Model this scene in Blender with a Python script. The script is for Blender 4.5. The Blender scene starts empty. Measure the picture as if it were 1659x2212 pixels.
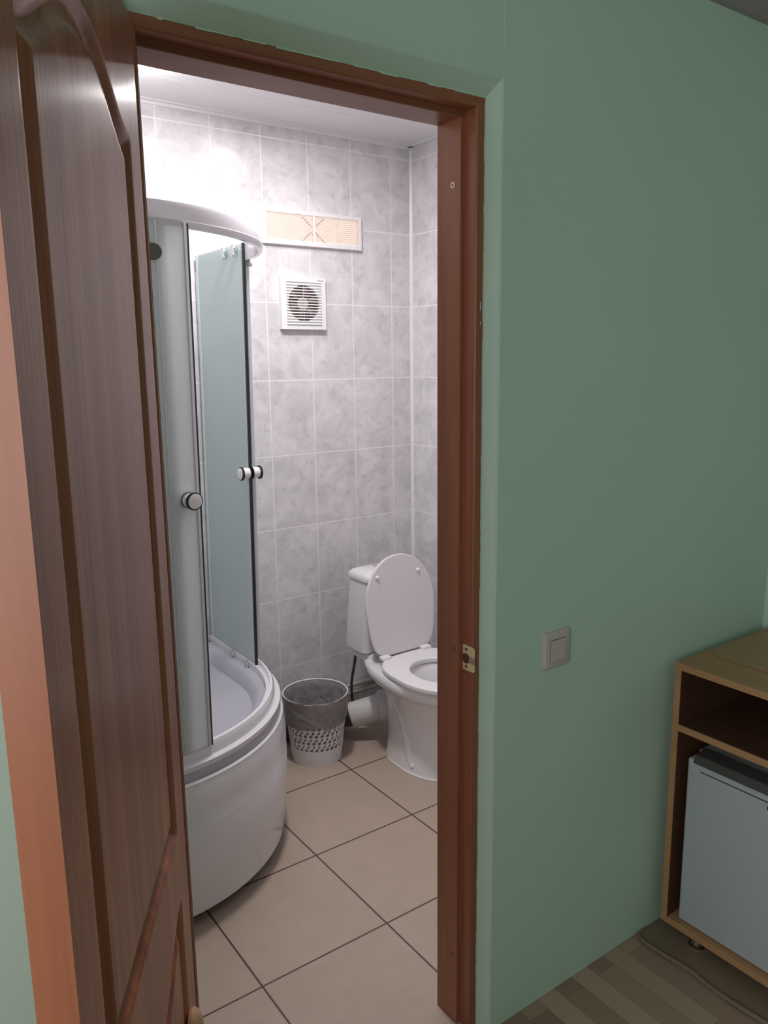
import bpy, bmesh, math, random
from mathutils import Vector, Matrix
random.seed(7)
C = bpy.context.scene.collection
PI = math.pi

# ------------------------------------------------------------------ camera
cam_d = bpy.data.cameras.new('camera')
cam = bpy.data.objects.new('camera', cam_d); C.objects.link(cam)
F, YAW, PITCH, ROLL = 1706.67, -0.61762, -0.18814, -0.01282
fw = Vector((-math.sin(YAW)*math.cos(PITCH), math.cos(YAW)*math.cos(PITCH), math.sin(PITCH)))
r0 = Vector((math.cos(YAW), math.sin(YAW), 0)); u0 = r0.cross(fw)
rr = math.cos(ROLL)*r0 + math.sin(ROLL)*u0; uu = -math.sin(ROLL)*r0 + math.cos(ROLL)*u0
m = Matrix.Identity(4)
for i in range(3):
    m[i][0] = rr[i]; m[i][1] = uu[i]; m[i][2] = -fw[i]
m[0][3], m[1][3], m[2][3] = -1.5307, -2.3985, 1.5624
cam.matrix_world = m
cam_d.sensor_fit = 'VERTICAL'; cam_d.sensor_height = 36.0; cam_d.lens = F/2212*36.0
cam_d.clip_start = 0.02
bpy.context.scene.camera = cam

# ------------------------------------------------------------------ world, lights, exposure
sc = bpy.context.scene
sc.view_settings.view_transform = 'Standard'; sc.view_settings.look = 'None'
sc.view_settings.gamma = 1; sc.view_settings.use_curve_mapping = False
sc.view_settings.exposure = 0.0
w = bpy.data.worlds.new('world'); sc.world = w; w.use_nodes = True
w.node_tree.nodes['Background'].inputs[0].default_value = (0.75, 0.85, 1.0, 1)
w.node_tree.nodes['Background'].inputs[1].default_value = 1.0

def area(name, loc, direction, sx, sy, power, col, spread=PI):
    d = bpy.data.lights.new(name, 'AREA'); d.shape = 'RECTANGLE'; d.size = sx; d.size_y = sy
    d.energy = power; d.color = col; d.spread = spread
    o = bpy.data.objects.new(name, d); C.objects.link(o); o.location = loc
    o.rotation_euler = Vector(direction).to_track_quat('-Z', 'Y').to_euler()
    return o
# daylight coming in through the window of the green room
area('daylight', (-2.62, -2.45, 1.5), (1, 0.1, -0.05), 1.25, 1.3, 27.0, (0.95, 0.965, 1.0))
# bathroom ceiling lamps
WARM = (1.0, 0.955, 0.965)
def disk(name, loc, r, power):
    d = bpy.data.lights.new(name, 'AREA'); d.shape = 'DISK'; d.size = 2*r; d.energy = power; d.color = WARM
    o = bpy.data.objects.new(name, d); C.objects.link(o); o.location = loc; return o
disk('lamp_light', (-0.38, -0.30, 2.425), 0.09, 17.0)  # added fill lamp, evens out the light on the tiles
disk('lamp_light', (-0.05, 0.02, 2.425), 0.022, 1.9)
pl = bpy.data.lights.new('lamp_light', 'POINT'); pl.energy = 3.2; pl.color = WARM; pl.shadow_soft_size = 0.03
po = bpy.data.objects.new('lamp_light', pl); C.objects.link(po); po.location = (-0.66, 0.07, 2.40)

# ------------------------------------------------------------------ materials
def sock(n, *names):
    for k in names:
        if k in n.inputs: return n.inputs[k]
def mat(name, col, rough=0.5, metal=0.0, spec=0.5, coat=0.0, emis=None, estr=0.0, noise=0.0, nscale=8.0, bump=0.0, bscale=60.0):
    M = bpy.data.materials.new(name); M.use_nodes = True; nt = M.node_tree
    b = nt.nodes['Principled BSDF']
    b.inputs['Base Color'].default_value = (*col, 1); b.inputs['Roughness'].default_value = rough
    b.inputs['Metallic'].default_value = metal; b.inputs['Specular IOR Level'].default_value = spec
    if coat: b.inputs['Coat Weight'].default_value = coat; b.inputs['Coat Roughness'].default_value = 0.12
    if emis: b.inputs['Emission Color'].default_value = (*emis, 1); b.inputs['Emission Strength'].default_value = estr
    tc = nt.nodes.new('ShaderNodeTexCoord')
    if noise:
        n = nt.nodes.new('ShaderNodeTexNoise'); n.inputs['Scale'].default_value = nscale; n.inputs['Detail'].default_value = 4
        nt.links.new(tc.outputs['Object'], n.inputs['Vector'])
        mx = nt.nodes.new('ShaderNodeMix'); mx.data_type = 'RGBA'
        mx.inputs[6].default_value = (*[c*(1-noise) for c in col], 1); mx.inputs[7].default_value = (*[min(1, c*(1+noise)) for c in col], 1)
        nt.links.new(n.outputs['Fac'], mx.inputs[0]); nt.links.new(mx.outputs[2], b.inputs['Base Color'])
    if bump:
        n2 = nt.nodes.new('ShaderNodeTexNoise'); n2.inputs['Scale'].default_value = bscale; n2.inputs['Detail'].default_value = 3
        nt.links.new(tc.outputs['Object'], n2.inputs['Vector'])
        bp = nt.nodes.new('ShaderNodeBump'); bp.inputs['Strength'].default_value = bump; bp.inputs['Distance'].default_value = 0.002
        nt.links.new(n2.outputs['Fac'], bp.inputs['Height']); nt.links.new(bp.outputs[0], b.inputs['Normal'])
    return M

def wood(name, c1, c2, rough=0.35, axis='Z', scale=28.0, coat=0.0, bump=0.15, stretch=0.04):
    M = bpy.data.materials.new(name); M.use_nodes = True; nt = M.node_tree; b = nt.nodes['Principled BSDF']
    tc = nt.nodes.new('ShaderNodeTexCoord'); mp = nt.nodes.new('ShaderNodeMapping')
    s = [1, 1, 1]; s['XYZ'.index(axis)] = stretch; mp.inputs['Scale'].default_value = s
    nt.links.new(tc.outputs['Object'], mp.inputs['Vector'])
    n = nt.nodes.new('ShaderNodeTexNoise'); n.inputs['Scale'].default_value = scale; n.inputs['Detail'].default_value = 6
    n.inputs['Roughness'].default_value = 0.6; n.inputs['Distortion'].default_value = 0.6
    nt.links.new(mp.outputs[0], n.inputs['Vector'])
    n3 = nt.nodes.new('ShaderNodeTexNoise'); n3.inputs['Scale'].default_value = scale*9; n3.inputs['Detail'].default_value = 2
    nt.links.new(mp.outputs[0], n3.inputs['Vector'])
    ad = nt.nodes.new('ShaderNodeMath'); ad.operation = 'MULTIPLY_ADD'; ad.inputs[1].default_value = 0.45
    nt.links.new(n3.outputs['Fac'], ad.inputs[0]); nt.links.new(n.outputs['Fac'], ad.inputs[2])
    cr = nt.nodes.new('ShaderNodeValToRGB'); cr.color_ramp.elements[0].position = 0.45; cr.color_ramp.elements[1].position = 0.95
    cr.color_ramp.elements[0].color = (*c1, 1); cr.color_ramp.elements[1].color = (*c2, 1)
    nt.links.new(ad.outputs[0], cr.inputs[0]); nt.links.new(cr.outputs[0], b.inputs['Base Color'])
    b.inputs['Roughness'].default_value = rough
    if coat: b.inputs['Coat Weight'].default_value = coat; b.inputs['Coat Roughness'].default_value = 0.2
    bp = nt.nodes.new('ShaderNodeBump'); bp.inputs['Strength'].default_value = bump; bp.inputs['Distance'].default_value = 0.0015
    nt.links.new(ad.outputs[0], bp.inputs['Height']); nt.links.new(bp.outputs[0], b.inputs['Normal'])
    return M

def tiles(name, ax_u, u0_, du, v0_, dv, base, grout, gw, mott=0.2, rough=0.3, ax_v='Z', fine=None, bump=0.25):
    """tile grid on world position"""
    M = bpy.data.materials.new(name); M.use_nodes = True; nt = M.node_tree; b = nt.nodes['Principled BSDF']
    g = nt.nodes.new('ShaderNodeNewGeometry'); sp = nt.nodes.new('ShaderNodeSeparateXYZ')
    nt.links.new(g.outputs['Position'], sp.inputs[0])
    def mth(op, a, bb=None):
        n = nt.nodes.new('ShaderNodeMath'); n.operation = op
        for i, v in enumerate((a, bb)):
            if v is None: continue
            if isinstance(v, (int, float)): n.inputs[i].default_value = v
            else: nt.links.new(v, n.inputs[i])
        return n.outputs[0]
    def edge(ax, o, d):
        f = mth('FRACT', mth('DIVIDE', mth('SUBTRACT', sp.outputs[ax], o-100*d), d))
        e = mth('MINIMUM', f, mth('SUBTRACT', 1.0, f))
        return mth('MULTIPLY', e, d)
    eu = edge('XYZ'.index(ax_u), u0_, du); ev = edge('XYZ'.index(ax_v), v0_, dv)
    e = mth('MINIMUM', eu, ev)
    mr = nt.nodes.new('ShaderNodeMapRange'); mr.inputs[1].default_value = gw*0.35; mr.inputs[2].default_value = gw*0.65
    nt.links.new(e, mr.inputs[0])
    n = nt.nodes.new('ShaderNodeTexNoise'); n.inputs['Scale'].default_value = 9; n.inputs['Detail'].default_value = 7; n.inputs['Roughness'].default_value = 0.62; n.inputs['Distortion'].default_value = 0.8
    nt.links.new(g.outputs['Position'], n.inputs['Vector'])
    cr = nt.nodes.new('ShaderNodeValToRGB'); cr.color_ramp.elements[0].position = 0.36; cr.color_ramp.elements[1].position = 0.62
    cr.color_ramp.elements[0].color = (*[c*(1-mott) for c in base], 1); cr.color_ramp.elements[1].color = (*base, 1)
    nt.links.new(n.outputs['Fac'], cr.inputs[0])
    col = cr.outputs[0]
    if fine:
        n2 = nt.nodes.new('ShaderNodeTexNoise'); n2.inputs['Scale'].default_value = 26; n2.inputs['Detail'].default_value = 6; n2.inputs['Roughness'].default_value = 0.7
        nt.links.new(g.outputs['Position'], n2.inputs['Vector'])
        c2 = nt.nodes.new('ShaderNodeValToRGB'); c2.color_ramp.elements[0].position = 0.30; c2.color_ramp.elements[1].position = 0.47
        c2.color_ramp.elements[0].color = (*fine, 1); c2.color_ramp.elements[1].color = (1, 1, 1, 1)
        nt.links.new(n2.outputs['Fac'], c2.inputs[0])
        mu = nt.nodes.new('ShaderNodeMix'); mu.data_type = 'RGBA'; mu.blend_type = 'MULTIPLY'; mu.inputs[0].default_value = 1
        nt.links.new(col, mu.inputs[6]); nt.links.new(c2.outputs[0], mu.inputs[7]); col = mu.outputs[2]
    mx = nt.nodes.new('ShaderNodeMix'); mx.data_type = 'RGBA'; mx.inputs[6].default_value = (*grout, 1)
    nt.links.new(mr.outputs[0], mx.inputs[0]); nt.links.new(col, mx.inputs[7]); nt.links.new(mx.outputs[2], b.inputs['Base Color'])
    b.inputs['Roughness'].default_value = rough
    bp = nt.nodes.new('ShaderNodeBump'); bp.inputs['Strength'].default_value = bump; bp.inputs['Distance'].default_value = 0.001
    nt.links.new(mr.outputs[0], bp.inputs['Height']); nt.links.new(bp.outputs[0], b.inputs['Normal'])
    return M

def parquet(name):
    M = bpy.data.materials.new(name); M.use_nodes = True; nt = M.node_tree; b = nt.nodes['Principled BSDF']
    g = nt.nodes.new('ShaderNodeNewGeometry'); mp = nt.nodes.new('ShaderNodeMapping'); mp.inputs['Rotation'].default_value = (0, 0, PI/2)
    nt.links.new(g.outputs['Position'], mp.inputs['Vector'])
    br = nt.nodes.new('ShaderNodeTexBrick'); br.offset = 0.37; br.inputs['Scale'].default_value = 1
    br.inputs['Color1'].default_value = (0.44, 0.32, 0.23, 1); br.inputs['Color2'].default_value = (0.25, 0.155, 0.105, 1)
    br.inputs['Mortar'].default_value = (0.15, 0.10, 0.065, 1); br.inputs['Mortar Size'].default_value = 0.0006
    br.inputs['Brick Width'].default_value = 0.42; br.inputs['Row Height'].default_value = 0.062; br.inputs['Bias'].default_value = 0.0
    nt.links.new(mp.outputs[0], br.inputs['Vector']); nt.links.new(br.outputs[0], b.inputs['Base Color'])
    b.inputs['Roughness'].default_value = 0.5
    return M

def frosted(name, col, tf=0.5):
    M = bpy.data.materials.new(name); M.use_nodes = True; nt = M.node_tree
    for n in list(nt.nodes): nt.nodes.remove(n)
    out = nt.nodes.new('ShaderNodeOutputMaterial')
    nz = nt.nodes.new('ShaderNodeTexNoise'); nz.inputs['Scale'].default_value = 300
    df = nt.nodes.new('ShaderNodeBsdfDiffuse'); df.inputs[0].default_value = (*col, 1)
    tr = nt.nodes.new('ShaderNodeBsdfTranslucent'); tr.inputs[0].default_value = (*col, 1)
    gl = nt.nodes.new('ShaderNodeBsdfGlossy'); gl.inputs['Roughness'].default_value = 0.25
    mr = nt.nodes.new('ShaderNodeMapRange'); mr.inputs[3].default_value = 0.22; mr.inputs[4].default_value = 0.3
    nt.links.new(nz.outputs['Fac'], mr.inputs[0]); nt.links.new(mr.outputs[0], gl.inputs['Roughness'])
    m1 = nt.nodes.new('ShaderNodeMixShader'); m1.inputs[0].default_value = tf
    m2 = nt.nodes.new('ShaderNodeMixShader'); fr = nt.nodes.new('ShaderNodeFresnel'); fr.inputs[0].default_value = 1.35
    nt.links.new(df.outputs[0], m1.inputs[1]); nt.links.new(tr.outputs[0], m1.inputs[2])
    nt.links.new(fr.outputs[0], m2.inputs[0]); nt.links.new(m1.outputs[0], m2.inputs[1]); nt.links.new(gl.outputs[0], m2.inputs[2])
    nt.links.new(m2.outputs[0], out.inputs[0])
    return M

def bagmat(name):
    M = bpy.data.materials.new(name); M.use_nodes = True; nt = M.node_tree
    b = nt.nodes['Principled BSDF']; out = nt.nodes['Material Output']
    b.inputs['Base Color'].default_value = (0.27, 0.25, 0.245, 1); b.inputs['Roughness'].default_value = 0.28
    tc = nt.nodes.new('ShaderNodeTexCoord'); n = nt.nodes.new('ShaderNodeTexNoise'); n.inputs['Scale'].default_value = 14; n.inputs['Detail'].default_value = 5; n.inputs['Distortion'].default_value = 0.8
    nt.links.new(tc.outputs['Object'], n.inputs['Vector'])
    bp = nt.nodes.new('ShaderNodeBump'); bp.inputs['Strength'].default_value = 1.0; bp.inputs['Distance'].default_value = 0.012
    nt.links.new(n.outputs['Fac'], bp.inputs['Height']); nt.links.new(bp.outputs[0], b.inputs['Normal'])
    t = nt.nodes.new('ShaderNodeBsdfTransparent'); mx = nt.nodes.new('ShaderNodeMixShader')
    mr = nt.nodes.new('ShaderNodeMapRange'); mr.inputs[1].default_value = 0.35; mr.inputs[2].default_value = 0.65; mr.inputs[3].default_value = 0.6; mr.inputs[4].default_value = 0.88
    nt.links.new(n.outputs['Fac'], mr.inputs[0]); nt.links.new(mr.outputs[0], mx.inputs[0])
    nt.links.new(t.outputs[0], mx.inputs[1]); nt.links.new(b.outputs[0], mx.inputs[2]); nt.links.new(mx.outputs[0], out.inputs[0])
    return M

M_green = mat('green_paint', (0.50, 0.65, 0.53), 0.6, noise=0.05, nscale=2.5, bump=0.15, bscale=90)
M_frame = wood('stained_frame', (0.215, 0.068, 0.032), (0.34, 0.118, 0.058), 0.38, 'Z', 14, bump=0.08)
M_leaf = wood('stained_door', (0.18, 0.048, 0.021), (0.43, 0.138, 0.069), 0.42, 'Z', 22, coat=0.22, bump=0.45, stretch=0.03)
M_leaf.node_tree.nodes['Principled BSDF'].inputs['Specular IOR Level'].default_value = 0.25
M_edge = wood('door_edge_wood', (0.25, 0.078, 0.034), (0.33, 0.115, 0.055), 0.45, 'Z', 12, bump=0.05)
M_tile_b = tiles('wall_tiles_back', 'X', 0.5329, 0.2, 2.3939, 0.3, (0.755, 0.735, 0.755), (0.86, 0.84, 0.85), 0.0045, 0.20, 0.30, fine=(0.84, 0.81, 0.82))
M_tile_r = tiles('wall_tiles_right', 'Y', 0.225, 0.2, 2.3939, 0.3, (0.755, 0.735, 0.755), (0.86, 0.84, 0.85), 0.0045, 0.20, 0.30, fine=(0.84, 0.81, 0.82))
M_ftile = tiles('floor_tiles', 'X', 0.0, 0.39, 0.0, 0.39, (0.45, 0.36, 0.29), (0.075, 0.045, 0.035), 0.0055, 0.06, 0.38, ax_v='Y')
M_parq = parquet('parquet_floor')
M_pvc = mat('white_ceiling_panel', (0.80, 0.79, 0.80), 0.3, noise=0.01)
M_plast = mat('white_plastic', (0.82, 0.81, 0.82), 0.32, noise=0.01)
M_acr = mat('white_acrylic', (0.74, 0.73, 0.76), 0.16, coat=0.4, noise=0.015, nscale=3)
M_basin = mat('shaded_basin_acrylic', (0.44, 0.44, 0.49), 0.35, noise=0.015, nscale=3)  # white acrylic greyed: shade inside the basin is put into the colour
M_cer = mat('white_ceramic', (0.80, 0.785, 0.79), 0.1, coat=0.5, noise=0.015, nscale=4)
M_seat = mat('white_seat_plastic', (0.78, 0.765, 0.78), 0.28, noise=0.01)
M_lid = mat('toilet_lid_plastic', (0.74, 0.72, 0.74), 0.3, noise=0.02, nscale=6)
M_glass = frosted('frosted_glass', (0.82, 0.94, 0.925))
M_gasket = mat('black_gasket', (0.012, 0.012, 0.014), 0.4, noise=0.1)
M_alu = mat('satin_aluminium', (0.62, 0.63, 0.64), 0.35, 0.6, noise=0.05)
M_chrome = mat('chrome', (0.75, 0.75, 0.76), 0.12, 1.0, noise=0.02)
M_olive = mat('dark_olive_plastic', (0.075, 0.08, 0.06), 0.5, noise=0.15, nscale=40)
M_dark = mat('black_rubber', (0.02, 0.018, 0.018), 0.5, noise=0.1)
M_brass = mat('brass', (0.80, 0.66, 0.38), 0.45, 0.35, noise=0.08, nscale=30)
M_hole = mat('dark_hole', (0.10, 0.035, 0.02), 0.8, noise=0.1)
M_grille = mat('grille_plastic', (0.83, 0.80, 0.80), 0.4, noise=0.01)
M_slat = mat('peach_lit_slat', (0.80, 0.70, 0.66), 0.5, noise=0.02)  # peach tint carries the warm light from behind the slats
M_glow = mat('glowing_backing', (0.85, 0.72, 0.62), 0.6, emis=(1.0, 0.87, 0.79), estr=0.66, noise=0.05, nscale=14)
M_duct = mat('fan_duct_brown', (0.20, 0.12, 0.11), 0.6, noise=0.25, nscale=30)
M_amber = mat('amber_plastic', (0.55, 0.27, 0.08), 0.5, noise=0.1)
M_pipe = mat('grey_pipe_plastic', (0.075, 0.075, 0.08), 0.45, noise=0.1)
M_wpipe = mat('white_pipe_plastic', (0.66, 0.64, 0.64), 0.35, noise=0.04)
M_hose = mat('rusty_braided_hose', (0.15, 0.085, 0.07), 0.5, 0.4, noise=0.4, nscale=60)
M_bag = bagmat('translucent_bag')
M_bin = mat('white_bin_plastic', (0.80, 0.79, 0.81), 0.35, noise=0.01)
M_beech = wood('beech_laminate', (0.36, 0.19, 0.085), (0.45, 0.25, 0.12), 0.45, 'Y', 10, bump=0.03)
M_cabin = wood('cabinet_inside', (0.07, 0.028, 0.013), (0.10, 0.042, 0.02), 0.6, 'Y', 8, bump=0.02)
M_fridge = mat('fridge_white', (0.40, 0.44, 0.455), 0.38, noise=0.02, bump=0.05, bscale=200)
M_fgrey = mat('fridge_grey_trim', (0.085, 0.075, 0.075), 0.3, 0.3, noise=0.05)
M_switch = mat('switch_plastic', (0.56, 0.47, 0.46), 0.4, noise=0.02)
M_mat = mat('brown_mat', (0.20, 0.145, 0.098), 0.6, noise=0.2, nscale=10, bump=0.2)
M_mat2 = mat('thin_top_mat', (0.37, 0.215, 0.105), 0.4, noise=0.05)
M_cornice = mat('cornice', (0.27, 0.24, 0.23), 0.6, noise=0.05)
M_ceil = mat('room_ceiling', (0.50, 0.56, 0.52), 0.7, noise=0.03)
M_knobwood = wood('light_turned_wood', (0.42, 0.22, 0.115), (0.52, 0.29, 0.16), 0.4, 'Z', 20, bump=0.05)
M_silicone = mat('white_silicone', (0.85, 0.84, 0.84), 0.4, noise=0.02)

# ------------------------------------------------------------------ helpers
def tag(o, label=None, cat=None, group=None, kind=None):
    if label: o['label'] = label
    if cat: o['category'] = cat
    if group: o['group'] = group
    if kind: o['kind'] = kind
    return o
def obj(name, bm, material, parent=None, smooth=False, bevel=0.0, bseg=2, world=False):
    bmesh.ops.recalc_face_normals(bm, faces=bm.faces[:])
    me = bpy.data.meshes.new(name); bm.to_mesh(me); bm.free()
    me.materials.append(material)
    o = bpy.data.objects.new(name, me); C.objects.link(o)
    if smooth:
        for p in me.polygons: p.use_smooth = True
        try: me.set_sharp_from_angle(angle=math.radians(38))
        except Exception: pass
    if parent is not None: o.parent = parent
    if bevel:
        b = o.modifiers.new('bevel', 'BEVEL'); b.width = bevel; b.segments = bseg; b.limit_method = 'ANGLE'; b.angle_limit = math.radians(40)
    return o
def empty(name, loc=(0, 0, 0), rz=0.0):
    o = bpy.data.objects.new(name, None); C.objects.link(o); o.location = loc; o.rotation_euler = (0, 0, rz); o.empty_display_size = 0.05
    return o
def box(bm, x0, x1, y0, y1, z0, z1):
    vs = [bm.verts.new(p) for p in ((x0,y0,z0),(x1,y0,z0),(x1,y1,z0),(x0,y1,z0),(x0,y0,z1),(x1,y0,z1),(x1,y1,z1),(x0,y1,z1))]
    for f in ((0,3,2,1),(4,5,6,7),(0,1,5,4),(1,2,6,5),(2,3,7,6),(3,0,4,7)): bm.faces.new([vs[i] for i in f])
    return bm
def BX(*a): return box(bmesh.new(), *a)
def prism(bm, pts, fn, a, b):
    """extrude polygon pts between a and b; fn(p, t) -> 3D"""
    A = [bm.verts.new(fn(p, a)) for p in pts]; B = [bm.verts.new(fn(p, b)) for p in pts]; n = len(pts)
    bm.faces.new(A); bm.faces.new(B[::-1])
    for i in range(n): bm.faces.new((A[i], A[(i+1)%n], B[(i+1)%n], B[i]))
    return bm
def loft(bm, rings, cap0=True, cap1=True):
    R = [[bm.verts.new(p) for p in r] for r in rings]; n = len(rings[0])
    for a, b in zip(R, R[1:]):
        for i in range(n): bm.faces.new((a[i], a[(i+1)%n], b[(i+1)%n], b[i]))
    if cap0: bm.faces.new(R[0][::-1])
    if cap1: bm.faces.new(R[-1])
    return bm
def frame_of(d):
    d = Vector(d).normalized(); a = Vector((0,0,1)) if abs(d.z) < 0.9 else Vector((1,0,0))
    x = d.cross(a).normalized(); y = d.cross(x).normalized(); return x, y
def cyl(bm, p, q, r1, r2=None, n=24, caps=True):
    p = Vector(p); q = Vector(q); r2 = r1 if r2 is None else r2; x, y = frame_of(q-p)
    rs = []
    for c, r in ((p, r1), (q, r2)): rs.append([c + x*(r*math.cos(2*PI*i/n)) + y*(r*math.sin(2*PI*i/n)) for i in range(n)])
    return loft(bm, rs, caps, caps)
def turned(bm, p, d, prof, n=28):
    """lathe along direction d from p: prof = [(t, r)]"""
    p = Vector(p); d = Vector(d).normalized(); x, y = frame_of(d)
    rs = [[p + d*t + x*(r*math.cos(2*PI*i/n)) + y*(r*math.sin(2*PI*i/n)) for i in range(n)] for t, r in prof]
    return loft(bm, rs)
def tube(bm, pts, r, n=10, sub=6):
    P = [Vector(p) for p in pts]; Q = []
    for i in range(len(P)-1):
        a = P[max(i-1, 0)]; b = P[i]; c = P[i+1]; d = P[min(i+2, len(P)-1)]
        for k in range(sub):
            t = k/sub
            Q.append(0.5*((2*b)+(c-a)*t+(2*a-5*b+4*c-d)*t*t+(3*b-a-3*c+d)*t**3))
    Q.append(P[-1]); rs = []; px = None
    for i, c in enumerate(Q):
        d = (Q[min(i+1, len(Q)-1)]-Q[max(i-1, 0)]).normalized()
        if px is None: px, _ = frame_of(d)
        x = (px - d*px.dot(d)).normalized(); y = d.cross(x); px = x
        rs.append([c + x*(r*math.cos(2*PI*k/n)) + y*(r*math.sin(2*PI*k/n)) for k in range(n)])
    return loft(bm, rs)
def struct(name, bm, m_, **k): return tag(obj(name, bm, m_, **k), kind='structure')

# ================================================================== SETTING
BX0, BX1, BY1, BYF = -1.24, 0.642, 0.43, -1.10      # bathroom
CZ = 2.45
YW = -1.224                                          # face of the green wall
RX1 = 0.675; RX0 = -2.6; RY0 = -4.3; RZ = 2.425      # green room

# bathroom shell
struct('wall_back', BX(BX0-0.05, BX1+0.05, BY1, BY1+0.08, -0.05, CZ+0.05), M_tile_b)
struct('wall_right', BX(BX1, BX1+0.08, BYF, BY1, -0.05, CZ+0.05), M_tile_r)
struct('wall_left', BX(BX0-0.08, BX0, BYF, BY1, -0.05, CZ+0.05), M_tile_r)
bm = bmesh.new(); box(bm, BX0, -1.125, -1.10, -1.088, 0, CZ); box(bm, -0.418, BX1, -1.10, -1.088, 0, CZ); box(bm, -1.125, -0.418, -1.10, -1.088, 2.056, CZ)
struct('wall_front', bm, M_tile_b)
struct('floor_bathroom', BX(BX0, BX1, -1.168, BY1, -0.05, 0.0), M_ftile)
# panelled ceiling: 25 cm planks with a shallow groove
bm = bmesh.new(); y = 0.20+0.25
while y > BYF-0.02:
    y0 = max(y-0.25, -1.10); y1 = min(y, BY1)
    box(bm, BX0, BX1, y0+0.0012, y1-0.0012, CZ, CZ+0.02)
    box(bm, BX0, BX1, y0-0.002, y0+0.002, CZ+0.003, CZ+0.02); y -= 0.25
struct('ceiling_bathroom', bm, M_pvc, bevel=0.0008, bseg=1)
bm = bmesh.new(); box(bm, BX0, BX1, BY1-0.022, BY1, CZ-0.004, CZ+0.001); box(bm, BX0, BX1, BY1-0.004, BY1, CZ-0.014, CZ)
box(bm, BX1-0.022, BX1, BYF, BY1, CZ-0.004, CZ+0.001)
struct('trim_1', bm, M_plast, bevel=0.0015)
bm = bmesh.new(); prism(bm, [(BX1-0.011, BY1), (BX1-0.0095, BY1-0.0055), (BX1-0.0055, BY1-0.0095), (BX1, BY1-0.011), (BX1, BY1)], lambda p, t: (p[0], p[1], t), 0, CZ-0.004)
struct('trim_2', bm, M_plast)

# green room: door wall with splayed plaster reveal
bm = bmesh.new()
pr = [(-0.408, YW), (RX1, YW), (RX1, -1.10), (-0.420, -1.10), (-0.426, -1.193), (-0.4125, -1.221)]
prism(bm, pr, lambda p, t: (p[0], p[1], t), 0, RZ)
pl_ = [(-1.137, YW), (-1.1325, -1.221), (-1.119, -1.193), (-1.125, -1.10), (RX0, -1.10), (RX0, YW)]
prism(bm, pl_, lambda p, t: (p[0], p[1], t), 0, RZ)
ph = [(YW, 2.083), (-1.2225, 2.0795), (-1.193, 2.052), (-1.10, 2.052), (-1.10, RZ), (YW, RZ)]
prism(bm, ph, lambda p, t: (t, p[0], p[1]), -1.137, -0.408)
struct('wall_door_side', bm, M_green, bevel=0.002, bseg=2)
struct('wall_room_right', BX(RX1, RX1+0.08, RY0, YW+0.12, -0.05, RZ+0.05), M_green)
struct('wall_room_rear', BX(RX0-0.08, RX1+0.08, RY0-0.08, RY0, -0.05, RZ+0.05), M_green)
# left wall with the window opening
bm = bmesh.new(); wy0, wy1, wz0, wz1 = -3.1, -1.8, 0.85, 2.15
box(bm, RX0-0.12, RX0, RY0, wy0, -0.05, RZ+0.05); box(bm, RX0-0.12, RX0, wy1, YW+0.1, -0.05, RZ+0.05)
box(bm, RX0-0.12, RX0, wy0, wy1, -0.05, wz0); box(bm, RX0-0.12, RX0, wy0, wy1, wz1, RZ+0.05)
struct('wall_room_left', bm, M_green)
bm = bmesh.new()
for a in ((wy0, wy0+0.06), (wy1-0.06, wy1), (-2.48, -2.42)): box(bm, RX0-0.09, RX0-0.04, a[0], a[1], wz0, wz1)
box(bm, RX0-0.09, RX0-0.04, wy0, wy1, wz0, wz0+0.06); box(bm, RX0-0.09, RX0-0.04, wy0, wy1, wz1-0.06, wz1)
struct('window_1', bm, M_plast)
struct('ceiling', BX(RX0-0.1, RX1+0.08, RY0, YW+0.12, RZ, RZ+0.05), M_ceil)
struct('floor', BX(RX0-0.1, RX1+0.05, RY0, -1.168, -0.05, 0.0), M_parq)
bm = bmesh.new(); cp = [(0, 2.358), (0.012, 2.362), (0.020, 2.378), (0.040, 2.392), (0.052, 2.412), (0.058, RZ), (0, RZ)]
prism(bm, cp, lambda p, t: (t, YW-p[0], p[1]), RX0, RX1)
prism(bm, cp, lambda p, t: (RX1-p[0], t, p[1]), RY0, YW)
struct('trim_3', bm, M_cornice, smooth=True)

# ------------------------------------------------------------------ door 1: frame, leaf, strike plate, screws
door = empty('door_1', (-0.77, -1.16, 0)); tag(door, kind='structure')
def dl(bm_name, bm, m_, **k):
    bmesh.ops.translate(bm, verts=bm.verts[:], vec=(0.77, 1.16, 0))
    return obj(bm_name, bm, m_, door, **k)
def jamb(xs, s):
    # plan of a rebated jamb; xs = face of the stop, s = +1 right jamb
    pts = [(xs, -1.088), (xs, -1.160), (xs+s*0.012, -1.160), (xs+s*0.012, -1.190), (xs+s*0.015, -1.193), (xs+s*0.033, -1.193), (xs+s*0.033, -1.088)]
    return prism(bmesh.new(), pts, lambda p, t: (p[0], p[1], t), 0, 2.054)
dl('jamb', jamb(-0.458, 1), M_frame, bevel=0.0012)
dl('jamb', jamb(-1.085, -1), M_frame, bevel=0.0012)
hp = [(-1.0874, 2.022), (-1.1606, 2.022), (-1.1606, 2.034), (-1.1906, 2.034), (-1.1936, 2.037), (-1.1936, 2.055), (-1.0874, 2.055)]
dl('head_jamb', prism(bmesh.new(), hp, lambda p, t: (t, p[0], p[1]), -1.1190, -0.4240), wood('stained_head', (0.215, 0.068, 0.032), (0.34, 0.118, 0.058), 0.38, 'X', 14, bump=0.08), bevel=0.0012)
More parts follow.
